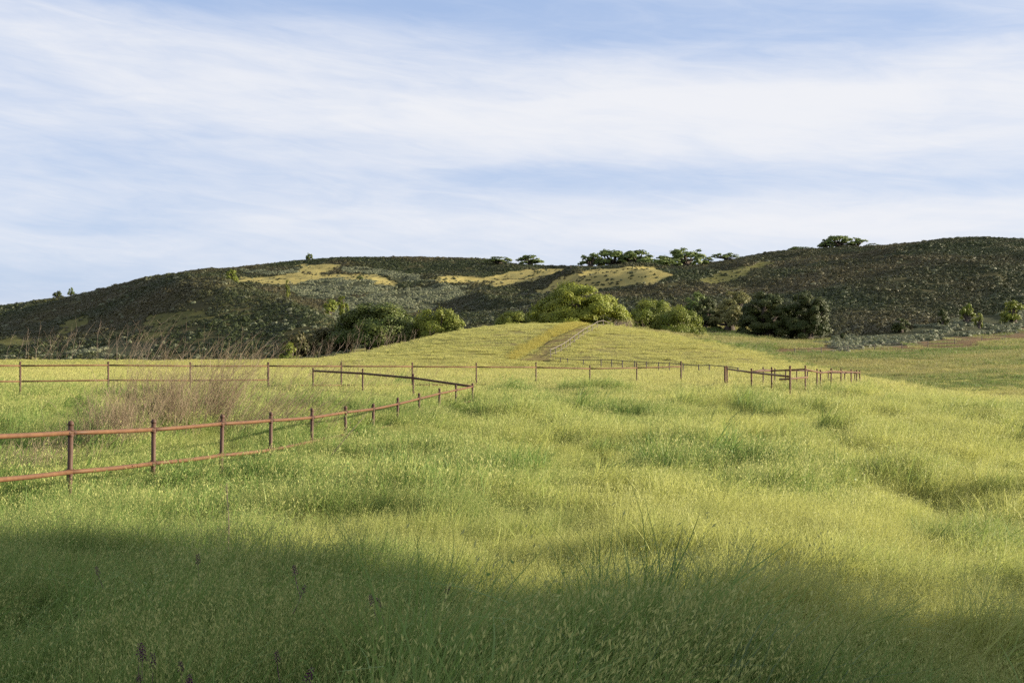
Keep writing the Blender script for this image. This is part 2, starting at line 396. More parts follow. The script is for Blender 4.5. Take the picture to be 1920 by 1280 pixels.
M_far = leafmat('far_grass_mat', (.47, .455, .145), (.17, .25, .062), .38, True, (.47, .45, .17), .6, .15)
M_turf = leafmat('turf_mat', (.33, .31, .11), (.13, .195, .045), .36, True, (.36, .31, .14))
M_chap = leafmat('chaparral_mat', (.046, .060, .018), (.096, .084, .036), .12, vr=.16)
M_sage = leafmat('sage_mat', (.135, .155, .08), (.195, .20, .12), .2)
M_oak = leafmat('oak_leaf_mat', (.155, .195, .026), (.26, .275, .04), .32, False)
M_oakd = leafmat('dark_oak_leaf_mat', (.032, .054, .012), (.078, .085, .02), .2, False)
M_mid = leafmat('mid_oak_leaf_mat', (.05, .085, .016), (.125, .14, .028), .25, False)
M_oakr = leafmat('ridge_oak_leaf_mat', (.09, .135, .035), (.15, .185, .045), .3, False)
M_willow = leafmat('willow_leaf_mat', (.13, .135, .045), (.19, .18, .06), .3, False)
M_bush = leafmat('bush_leaf_mat', (.11, .155, .022), (.22, .23, .036), .3, False)
M_olive = leafmat('olive_leaf_mat', (.06, .065, .02), (.11, .095, .03), .2, False)
m = Mat('bark_mat'); nb = m.noise(6, 5); M_bark = m.out(m.mix(nb, (.05, .04, .032), (.12, .10, .085)), .9, .1, bump=nb, bstr=.6, bdist=.05)
m = Mat('twig_mat'); v = m.attr('col'); s_ = m.n('ShaderNodeSeparateColor'); m.l(v.outputs['Color'], s_.inputs[0])
M_twig = m.out(m.mix(s_.outputs[2], (.15, .11, .07), (.32, .25, .165)), .8, .15)
m = Mat('grey_twig_mat'); v = m.attr('col'); s_ = m.n('ShaderNodeSeparateColor'); m.l(v.outputs['Color'], s_.inputs[0])
M_gtwig = m.out(m.mix(s_.outputs[2], (.13, .095, .07), (.30, .24, .19)), .8, .15)
m = Mat('purple_petal_mat'); M_purple = m.out((.15, .022, .13), .6, .2, .25)
m = Mat('weed_mat'); M_weed = m.out(m.mix(m.noise(3), (.06, .10, .03), (.10, .15, .05)), .5, .3, .25)
m = Mat('rust_mat'); nr = m.noise(9, 6, .65); nr2 = m.noise(1.7, 4)
cr = m.mix(m.rng(nr, .35, .7), (.10, .049, .024), (.15, .079, .038)); cr = m.mix(m.rng(nr2, .4, .75, 0, .6), cr, (.08, .038, .025))
M_rust = m.out(cr, m.rng(nr, .3, .7, .5, .7), .2, bump=nr, bstr=.25, bdist=.004)
m = Mat('dark_rust_mat'); nr = m.noise(9, 6, .65)
M_drust = m.out(m.mix(m.rng(nr, .35, .7), (.058, .029, .019), (.095, .049, .032)), .65, .3)
m = Mat('grey_rail_mat'); nr = m.noise(4, 5); M_grail = m.out(m.mix(nr, (.12, .10, .08), (.22, .19, .15)), .7, .2)
m = Mat('dark_rail_mat'); M_drail = m.out(m.mix(m.noise(4), (.07, .06, .05), (.13, .11, .09)), .8, .2)
m = Mat('path_mat'); nr = m.noise(1.2, 6, .7); M_path = m.out(m.mix(m.rng(nr, .35, .65), (.105, .078, .034), (.20, .165, .06)), .95, .05, bump=nr, bstr=.7, bdist=.1)
m = Mat('mustard_mat'); M_must = m.out(m.mix(m.attr('tint', 'INSTANCER').outputs['Fac'], (.39, .33, .075), (.37, .34, .09)), .6, .2, .35)

# ------------------------------------------------------------------ instanced stuff (grass, brush)
def ribbons(base, h, lean, laz, w, waz, segs, t0=0., rnd=None, kind=0., curve=1.6):
    """vectorised blades; returns verts, quads, col"""
    n = len(h); t = np.linspace(0, 1, segs+1)
    bend = (lean*h)[:, None]*(t[None]**curve)
    z = h[:, None]*(t[None]-0.25*(lean[:, None]**2)*t[None]**3)
    cx = base[:, 0:1]+np.cos(laz)[:, None]*bend; cy = base[:, 1:2]+np.sin(laz)[:, None]*bend
    ww = w[:, None]*(1-0.88*t[None]**1.5)*.5
    dx = np.cos(waz)[:, None]*ww; dy = np.sin(waz)[:, None]*ww
    z0 = base[:, 2:3] if base.shape[1] > 2 else 0
    Lp = np.stack([cx-dx, cy-dy, z+z0], -1); Rp = np.stack([cx+dx, cy+dy, z+z0], -1)
    V = np.stack([Lp, Rp], 2).reshape(-1, 3)
    k = (segs+1)*2; b = np.arange(n)[:, None]*k; s = np.arange(segs)[None]*2
    q = np.stack([b+s, b+s+1, b+s+3, b+s+2], -1).reshape(-1, 4)
    if rnd is None: rnd = rng.random(n)
    c = np.zeros((n, segs+1, 2, 3)); c[..., 0] = t[None, :, None]; c[..., 1] = kind; c[..., 2] = rnd[:, None, None]
    return V, q, c.reshape(-1, 3)
def quads(P, U, Vv, rnd, kind=0.):
    n = len(P); V = np.stack([P-U, P+Vv, P+U, P-Vv], 1).reshape(-1, 3)
    q = np.arange(n*4).reshape(-1, 4); c = np.zeros((n, 4, 3)); c[..., 1] = kind; c[..., 2] = np.asarray(rnd)[:, None]
    return V, q, c.reshape(-1, 3)
def unit(n):
    v = rng.normal(size=(n, 3)); return v/np.linalg.norm(v, axis=1)[:, None]
def clump(name, rad, nb, hb, wb, ns, hs, nsp, spl, segs=3, mat=None, forb=0):
    mb = MB()
    r = rad*np.sqrt(rng.random(nb)); a = rng.random(nb)*2*pi
    base = np.stack([r*np.cos(a), r*np.sin(a)], 1)
    if nb:
        mb.add(*ribbons(base, hb*(.45+.75*rng.random(nb)), .25+.75*rng.random(nb)**1.5, rng.normal(.2, 1.6, nb), wb*(.6+.8*rng.random(nb)), rng.random(nb)*pi, segs))
    if wb < .011 and nb > 100:
        k = 8; base = rng.normal(0, rad*.5, (k, 2)); mb.add(*ribbons(base, hb*(.8+.6*rng.random(k)), .3+.9*rng.random(k), rng.normal(.2, 1.6, k), np.full(k, wb*1.5), rng.random(k)*pi, 6, curve=2.4, rnd=rng.random(k)*.5+.5))
    if ns:
        r = rad*np.sqrt(rng.random(ns)); a = rng.random(ns)*2*pi; base = np.stack([r*np.cos(a), r*np.sin(a)], 1)
        h = hs*(.7+.45*rng.random(ns)); le = .1+.35*rng.random(ns); laz = rng.normal(0.2, 1.2, ns)
        mb.add(*ribbons(base, h, le, laz, np.full(ns, wb*.45), rng.random(ns)*pi, 3, kind=.35))
        k = ns*nsp
        i = np.repeat(np.arange(ns), nsp); t = .62+.38*rng.random(k)
        P = np.stack([base[i, 0]+np.cos(laz[i])*le[i]*h[i]*t**1.6, base[i, 1]+np.sin(laz[i])*le[i]*h[i]*t**1.6, h[i]*(t-.25*le[i]**2*t**3)], 1)
        P[:, :2] += rng.normal(0, spl*1.1, (k, 2)); P[:, 2] -= spl*.4
        d = np.stack([rng.normal(0, .45, k), rng.normal(0, .45, k), -np.ones(k)], 1); d /= np.linalg.norm(d, axis=1)[:, None]
        s = np.cross(d, unit(k)); s /= np.linalg.norm(s, axis=1)[:, None]
        l = spl*(.7+.6*rng.random(k))[:, None]
        mb.add(*quads(P, d*l*.5, s*l*.14, rng.random(k), 1.))
    if forb:
        k = forb; P = np.stack([rng.normal(0, rad*.55, k), rng.normal(0, rad*.55, k), hb*(.2+.6*rng.random(k))], 1)
        nrm = unit(k)+np.array([0, 0, .7]); u = np.cross(nrm, unit(k)); u /= np.linalg.norm(u, axis=1)[:, None]
        v = np.cross(nrm, u); v /= np.linalg.norm(v, axis=1)[:, None]; l = (wb*1.05*(.6+.8*rng.random(k)))[:, None]
        mb.add(*quads(P, u*l, v*l*.55, rng.random(k)*.5, 0.))
    return obj(name, mb.mesh(name, mat, True), link=False)
def scatter(name, pts, scale, tint, variants, label, kindname, rotz=None, tilt=.08, zscale=None, lean=0):
    c = bpy.data.collections.new(name+'_kinds')
    for o in variants: c.objects.link(o)
    n = len(pts); me = bpy.data.meshes.new(name)
    me.vertices.add(n); me.vertices.foreach_set('co', np.asarray(pts, np.float32).ravel())
    def at(nm, typ, val, key):
        a = me.attributes.new(nm, typ, 'POINT'); a.data.foreach_set(key, np.asarray(val).ravel())
    sc = np.stack([scale, scale, scale if zscale is None else zscale], 1).astype(np.float32)
    at('scl', 'FLOAT_VECTOR', sc, 'vector')
    rt = np.stack([rng.normal(0, tilt, n), rng.normal(0, tilt, n), rng.random(n)*2*pi if rotz is None else rotz], 1).astype(np.float32)
    if lean:
        rt[:, 2] = rng.normal(0, .5, n); q = fbm(pts[:, 0]/1.6, pts[:, 1]/1.6, 97, 3); rt[:, 1] += (lean*np.clip(q-.42, 0, 1)*3).astype(np.float32); rt[:, 0] += (lean*(fbm(pts[:, 0]/1.3, pts[:, 1]/1.3, 98, 2)-.5)).astype(np.float32)
    at('rot', 'FLOAT_VECTOR', rt, 'vector')
    at('idx', 'INT', rng.integers(0, len(variants), n).astype(np.int32), 'value')
    at('tint', 'FLOAT', np.asarray(tint, np.float32), 'value')
    g = bpy.data.node_groups.new(name+'_nodes', 'GeometryNodeTree')
    g.interface.new_socket('Geometry', in_out='INPUT', socket_type='NodeSocketGeometry')
    g.interface.new_socket('Geometry', in_out='OUTPUT', socket_type='NodeSocketGeometry')
    gi = g.nodes.new('NodeGroupInput'); go = g.nodes.new('NodeGroupOutput')
    ci = g.nodes.new('GeometryNodeCollectionInfo'); ci.inputs[0].default_value = c; ci.inputs[1].default_value = True; ci.inputs[2].default_value = True
    io = g.nodes.new('GeometryNodeInstanceOnPoints'); io.inputs['Pick Instance'].default_value = True
    def na(nm, typ):
        k = g.nodes.new('GeometryNodeInputNamedAttribute'); k.data_type = typ; k.inputs[0].default_value = nm
        return [o for o in k.outputs if o.enabled and o.name == 'Attribute'][0]
    g.links.new(gi.outputs[0], io.inputs['Points']); g.links.new(ci.outputs[0], io.inputs['Instance'])
    g.links.new(na('idx', 'INT'), io.inputs['Instance Index']); g.links.new(na('rot', 'FLOAT_VECTOR'), io.inputs['Rotation'])
    g.links.new(na('scl', 'FLOAT_VECTOR'), io.inputs['Scale']); g.links.new(io.outputs[0], go.inputs[0])
    o = obj(name, me); md = o.modifiers.new('scatter', 'NODES'); md.node_group = g
    return tag(o, label, kindname, kind='stuff')
def frustum(n, Y0, Y1, c0=-60, c1=1980, m=0.0):
    """plan points uniform in area between two depths, m metres past each side"""
    k = int(n*2.2)+50; Y = Y0+(Y1-Y0)*rng.random(k); w = (c1-c0)/F*Y+2*m
    Y = Y[rng.random(k)*((c1-c0)/F*Y1+2*m) < w][:n]
    lo = (c0-960)/F*Y-m; hi = (c1-960)/F*Y+m
    return lo+(hi-lo)*rng.random(len(Y)), Y

# near meadow
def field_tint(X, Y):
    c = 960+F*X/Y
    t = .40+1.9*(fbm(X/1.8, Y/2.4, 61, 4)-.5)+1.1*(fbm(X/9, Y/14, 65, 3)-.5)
    t -= .30*sm(c, 800, 1600)*sm(Y, 4, 9); t += .22*(1-sm(c, 500, 1300))+.30*(1-sm(Y, 6.0, 8.0))  # nearest grass tinted greener and darker, deepening the foreground shade by colour
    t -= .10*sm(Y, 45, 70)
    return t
def lush(X, Y): return sm(fbm(X/1.7, Y/2.3, 71, 4)-.10*sm(960+F*X/Y, 1300, 1900), .56, .70)
def hum(X, Y): return sm(fbm(X/.75, Y/1.0, 75, 3), .50, .64)
FL = [(-9, 0.5), (-6.2, 16), (-1.6, 42.5), (-8.4, 48.8)]
def byfence(X, Y): return 1-.30*np.exp(-(cdist(X, Y, FL)/.8)**2)
def clean(X, Y, *arrs):
    """nothing on the track or in the gully floor"""
    Z = gz(X, Y); c, y = proj(X, Y, Z)
    k = ~((Y > 70) & inpoly(c, y, PPOLY) & (rng.random(len(X)) > .16))
    return k, Z
VN = [clump('oat_grass_a', .34, 139, .46, .0090, 63, .60, 5, .0185, 4, M_grass), clump('oat_grass_b', .34, 150, .42, .0080, 75, .56, 6, .0185, 4, M_grass),
      clump('oat_grass_c', .34, 191, .50, .0095, 28, .64, 5, .0185, 4, M_grass), clump('oat_grass_d', .34, 133, .40, .0100, 46, .54, 6, .0185, 4, M_grass),
      clump('oat_grass_e', .34, 168, .48, .0085, 57, .62, 5, .0185, 4, M_grass), clump('oat_grass_f', .42, 160, .36, .0100, 40, .5, 5, .0185, 4, M_grass, forb=420)]
X, Y = frustum(3900, 3.3, 15, -20, 1940, 2.5); k, Z = clean(X, Y); X, Y, Z = X[k], Y[k], Z[k]
lu = lush(X, Y); gu = gully(X, Y)
sc = (.62+.3*rng.random(len(X)))*(.80+.45*hum(X, Y))*(1+.4*lu)*(1-.32*gu)*byfence(X, Y)
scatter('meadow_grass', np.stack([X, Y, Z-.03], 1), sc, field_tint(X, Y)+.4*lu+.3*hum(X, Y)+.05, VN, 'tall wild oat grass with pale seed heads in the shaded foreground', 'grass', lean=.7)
VM = [clump('mid_grass_a', .50, 135, .42, .014, 48, .52, 4, .036, 3, M_grass), clump('mid_grass_b', .50, 118, .38, .013, 64, .50, 4, .034, 3, M_grass),
      clump('mid_grass_c', .50, 172, .48, .016, 21, .55, 4, .036, 3, M_grass), clump('mid_grass_d', .66, 130, .36, .016, 40, .46, 4, .034, 3, M_grass, forb=420),
      clump('mid_grass_e', .50, 135, .44, .014, 43, .53, 4, .036, 3, M_grass)]
X, Y = frustum(14500, 14, 60, -20, 1940, 2.5); k, Z = clean(X, Y); k &= rng.random(len(X)) > sm(Y, 42, 59); X, Y, Z = X[k], Y[k], Z[k]
lu = lush(X, Y); gu = gully(X, Y)
sc = (.62+.4*rng.random(len(X)))*(.76+.55*hum(X/1.4, Y/1.6))*(1+.4*lu)*(1-.32*gu)*byfence(X, Y)
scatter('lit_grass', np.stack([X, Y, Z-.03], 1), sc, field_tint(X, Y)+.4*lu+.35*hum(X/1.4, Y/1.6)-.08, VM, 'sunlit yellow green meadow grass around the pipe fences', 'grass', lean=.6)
VF = [clump('far_grass_a', 1.25, 240, .36, .026, 110, .46, 5, .065, 2, M_far), clump('far_grass_b', 1.25, 270, .34, .024, 90, .42, 5, .06, 2, M_far), clump('far_grass_c', 1.2, 300, .40, .03, 40, .46, 5, .065, 2, M_far)]
X, Y = frustum(9600, 38, 146, -30, 1950, 2.5); k, Z = clean(X, Y); k &= rng.random(len(X)) < sm(Y, 37, 52); k &= (cover(X, Y, Z) <= 1) & ~hidden(X, Y, Z, 1.5)
X, Y, Z = X[k], Y[k], Z[k]
c_ = 960+F*X/Y
hs = 1-.70*sm(Y, 74, 92)
sc = (.8+.4*rng.random(len(X)))
scatter('field_grass', np.stack([X, Y, Z-.03], 1), sc, field_tint(X, Y)*.55-.20+.36*(1-sm(Y, 62, 88))+.3*lush(X/2, Y/2)*(1-sm(Y, 70, 95)), VF, 'fine pale grass of the far field and the round knoll', 'grass', zscale=sc*hs)
X, Y = frustum(13000, 60, 262, 1180, 2000); k, Z = clean(X, Y); kc = cover(X, Y, Z); k &= ((kc <= 1) | (kc == 6) | ((kc == 5) & (rng.random(len(X)) < .02))) & ~hidden(X, Y, Z, 1.5) & (Y > np.interp(960+F*X/Y, CG, SY[6])-2)
X, Y, Z = X[k], Y[k], Z[k]
VT = [clump('turf_a', 1.2, 240, .36, .03, 60, .42, 4, .06, 2, M_turf), clump('turf_b', 1.2, 280, .34, .03, 40, .40, 4, .06, 2, M_turf)]
sc = (1.0+.7*rng.random(len(X)))*np.clip(Y/120, .8, 1.5)
scatter('valley_turf', np.stack([X, Y, Z-.05], 1), sc, .62+3.4*(fbm(X/16, Y/9, 91, 4)-.5), VT, 'short green turf on the hollow right of the corral', 'grass', zscale=sc*.45*(.6+.9*fbm(X/12, Y/7, 93, 3)))  # stretched tint noise paints shadow bands across the hollow

# chaparral and sage on the hills
def brush(name, n, r, h, ls, mat, low=0.0):
    mb = MB(); d = unit(n); d[:, 2] = np.abs(d[:, 2])*(1-low)+low*d[:, 2]
    lob = .78+.35*np.sin(3*np.arctan2(d[:, 1], d[:, 0])+rng.random()*6)*.5+.15*rng.normal(size=n)
    P = d*np.stack([r*lob, r*lob, h*(.8+.25*lob)], 1)*(.55+.45*rng.random(n)**.5)[:, None]
    nr = d+.42*unit(n); u = np.cross(nr, unit(n)); u /= np.linalg.norm(u, axis=1)[:, None]; v = np.cross(nr, u); v /= np.linalg.norm(v, axis=1)[:, None]
    l = (ls*(.6+.8*rng.random(n)))[:, None]
    mb.add(*quads(P, u*l, v*l*.6, rng.random(n)))
    return obj(name, mb.mesh(name, mat), link=False)
VB = [brush('chamise_a', 170, 1.05, 1.35, .21, M_chap), brush('chamise_b', 180, 1.3, 1.15, .22, M_chap), brush('chamise_c', 160, .9, 1.5, .21, M_chap), brush('chamise_d', 190, 1.5, 1.4, .23, M_chap)]
VS = [brush('sagebrush_a', 140, .85, .75, .17, M_sage), brush('sagebrush_b', 140, 1.0, .7, .18, M_sage), brush('sagebrush_c', 120, .7, .8, .16, M_sage)]
X, Y = frustum(430000, 128, 700, -90, 2010); Z = gz(X, Y); kc = cover(X, Y, Z); hid = hidden(X, Y, Z, 3.2)
k = ((kc == 2) | ((kc == 3) & (rng.random(len(X)) < .012*(1+4*(fbm(X/12, Y/12, 99, 3) > .58)))) | ((kc == 6) & (rng.random(len(X)) < .05))) & ~hid & (fbm(X/6, Y/6, 81, 3) < .68)
x, y_, z = X[k], Y[k], Z[k]
sc = (.34+.34*rng.random(len(x))+.5*(rng.random(len(x)) < .02))*(.65+.8*fbm(x/16, y_/16, 85, 3))*np.where(x/y_ < -.16, .85, 1)*1.12
scatter('chaparral', np.stack([x, y_, z-.15], 1), sc, .45+2.6*(fbm(x/30, y_/45, 87, 4)-.5)+rng.normal(0, .07, len(x)), VB, 'dark scrubby chaparral covering the hills behind the meadow', 'brush', zscale=sc*.68)  # broad tint swings paint light and dark hill folds over the plant colour
k = ((kc == 4) & ~hid & (fbm(X/5, Y/5, 95, 3) < np.where(Y < 300, .46, .53))) | ((kc == 2) & ~hid & (rng.random(len(X)) < .012)) | ((kc == 3) & ~hid & (rng.random(len(X)) < .002))
x, y_, z = X[k], Y[k], Z[k]
sc = .55+.6*rng.random(len(x))
scatter('sagebrush', np.stack([x, y_, z-.1], 1), sc, rng.random(len(x)), VS, 'grey green sagebrush in pale patches on the slopes', 'brush')

# ------------------------------------------------------------------ dirt track and its mustard edge
mb = MB(); rows = []
D = np.array([hit(a, b, 70)[1] for a, b, _, _ in PATH]); D = np.maximum.accumulate(D)
tt = np.linspace(0, len(PATH)-1, 60); P_ = np.array(PATH)
La = np.interp(tt, range(len(PATH)), P_[:, 0]); Ra = np.interp(tt, range(len(PATH)), P_[:, 2]); Dd = np.interp(tt, range(len(PATH)), D)
f_ = np.linspace(0, 1, 9)
La = La+4*(fbm(tt*1.3, tt*0, 3, 3)-.5); Ra = Ra+3*(fbm(tt*1.6, tt*0+9, 4, 3)-.5)
cx = La[:, None]+(Ra-La)[:, None]*f_[None]; Yg = np.broadcast_to(Dd[:, None], cx.shape); Xg = (cx-960)/F*Yg; Zg = gz(Xg, Yg)+.07
n, k_ = Xg.shape; i = np.arange(n-1)[:, None]; j = np.arange(k_-1)[None]
q = np.stack([i*k_+j, i*k_+j+1, (i+1)*k_+j+1, (i+1)*k_+j], -1).reshape(-1, 4)
tag(obj('dirt_path', mesh('dirt_path', np.stack([Xg, Yg, Zg], -1).reshape(-1, 3), q, M_path)), kind='structure')
X, Y = frustum(60000, 78, 141, 930, 1110); Z = gz(X, Y); c_, y_ = proj(X, Y, Z); k = inpoly(c_+rng.normal(0, 7, len(X)), y_+rng.normal(0, 1.6, len(X)), YELL)
X, Y, Z = X[k][:1000], Y[k][:1000], Z[k][:1000]
VMU = [clump('mustard_a', .3, 30, .3, .02, 0, 0, 0, 0, 2, M_must, forb=25), clump('mustard_b', .35, 34, .34, .02, 0, 0, 0, 0, 2, M_must, forb=30)]
scatter('mustard_flowers', np.stack([X, Y, Z], 1), .8+.5*rng.random(len(X)), rng.random(len(X)), VMU, 'yellow band of wild mustard flowers beside the dirt track', 'flowers')

# ------------------------------------------------------------------ trees
def crown(mb, blobs, nleaf, ls, bias=.45):
    B = np.array(blobs); vol = (B[:, 3]*B[:, 4])**1.0; pr = vol/vol.sum()
    i = rng.choice(len(B), nleaf, p=pr); d = unit(nleaf); d[:, 2] = np.where(d[:, 2] < -.35, -d[:, 2]*.6, d[:, 2])
    rr = (bias+(1-bias)*rng.random(nleaf)**.6)*(1+.10*rng.normal(size=nleaf))
    P = B[i, :3]+d*np.stack([B[i, 3], B[i, 3], B[i, 4]], 1)*rr[:, None]
    cen = (B[:, :3]*B[:, 3:4]).sum(0)/B[:, 3].sum(); og = B[i, :3]-cen*np.array([1, 1, .8]); og /= np.linalg.norm(og, axis=1)[:, None]+.5*B[i, 3:4]
    nr = d+.6*og+.75*unit(nleaf); u = np.cross(nr, unit(nleaf)); u /= np.linalg.norm(u, axis=1)[:, None]; v = np.cross(nr, u); v /= np.linalg.norm(v, axis=1)[:, None]
    l = (ls*(.55+.9*rng.random(nleaf)))[:, None]
    br = rng.random(len(B))
    mb.add(*quads(P, u*l, v*l*.62, np.clip(.6*rng.random(nleaf)+.4*br[i], 0, 1)))
def make_tree(kind, w, h, nblob, nleaf, ls, trunk_h, mat, seed, sparse=False, low=.0, sub=.26):
    """unit tree: crown w wide, h high; returns (crown mesh, trunk mesh)"""
    r_ = np.random.default_rng(seed); blobs = []
    R = w/2; c0 = trunk_h; Hc = h-c0
    for k in range(nblob):
        a = r_.random()*2*pi; se = -.12+1.12*r_.random(); el_ = math.asin(min(se, 1))
        rad = .80+.20*r_.random() if k > nblob*.25 else .25+.5*r_.random()
        br = R*sub*(.7+.65*r_.random())
        x = (R-br*.6)*rad*cos(el_)*cos(a); y = (R-br*.6)*rad*cos(el_)*sin(a)
        z = c0+Hc*.14+(Hc*.86-br*.6)*rad*se
        blobs.append([x, y, max(z, br*.5 if trunk_h < .1 else c0+br*.3), br, br*(.75+.25*r_.random())])
    bb = np.array(blobs); fx_ = R/np.percentile(np.abs(bb[:, :2])+bb[:, 3:4]*.8, 97); fz_ = h/np.max(bb[:, 2]+bb[:, 4]*.9)
    bb[:, :2] *= fx_; bb[:, 2] *= fz_; blobs = [tuple(q) for q in bb]
    mb = MB(); crown(mb, blobs, nleaf, ls, .30 if sparse else .5)
    cm_ = mb.mesh('crown', mat)
    tb = MB(); tr = max(.05*h, .12)*(.75 if sparse else 1)
    tr *= .8 if h < .75 else 1
    top = np.array([r_.normal(0, .04*w), r_.normal(0, .04*w), c0+Hc*.35])
    tb.tube([(0, 0, -.6), (0, 0, .15), tuple(top*np.array([.4, .4, .5])), tuple(top)], [tr*1.5, tr*1.1, tr*.8, tr*.5], 8)
    for b in sorted(blobs, key=lambda q: -q[3])[:16]:
        s = top*np.array([.5, .5, .35+.5*r_.random()]); e_ = np.array(b[:3]); mid = (s+e_)/2+np.array([0, 0, -.04*h])+r_.normal(0, .03*h, 3)
        tb.tube([s, mid, e_], [tr*.42, tr*.28, tr*.1], 5)
    return cm_, tb.mesh('trunk', M_bark)
BANK = {}
def bank(key):
    if key in BANK: return BANK[key]
    k, s = key
    A = dict(big=(1, .62, 95, 60000, .0092, .05, M_oak, .17), dense=(1, .60, 80, 36000, .0115, .02, M_bush, .23), dark=(1, .86, 100, 52000, .012, .0, M_oakd, .19),
             mid=(1, .56, 95, 38000, .0118, .01, M_mid, .23), bush=(1, .62, 60, 14000, .016, .01, M_bush, .25), olive=(1, .5, 26, 6000, .024, .0, M_olive, .28), willow=(1, .8, 26, 6500, .021, .16, M_willow, .26),
             ridge=(1, .70, 34, 2400, .034, .12, M_oakr, .20), sparse=(1, .62, 20, 800, .036, .16, M_oakr, .20), shrub=(1, .85, 16, 1500, .040, .02, M_bush, .30), dshrub=(1, .7, 16, 1500, .042, .02, M_oakd, .3))[k]
    w, h, nb, nl, ls, th, mat, sub = A
    r = make_tree(k, w, h, nb, nl, ls, th, mat, s*13+5, k == 'sparse', 0, sub); BANK[key] = (r, h); return BANK[key]
def tree(name, key, px, wpx, ytop, Y, label, cat='tree', group=None, ybase=None, sink=.0, rz=None):
    (cm_, tm), hh = bank(key)
    X = (px-960)/F*Y; g = float(gz(X, Y)) if ybase is None else z_of(Y, ybase)
    wm = wpx/F*Y; hm = EYE-(ytop-640)/F*Y-g
    o = empty(name, (X, Y, g-sink), rz if rz is not None else rng.random()*6.28)
    if key[0] == 'ridge' and Y < 640: wm *= 1.22
    o.scale = (wm*1.10, wm*1.10, (hm+sink)/hh)
    tag(o, label, cat, group)
    obj('crown', cm_, o); obj('trunk', tm, o)
    return o
GT = 'oaks on the skyline ridge'
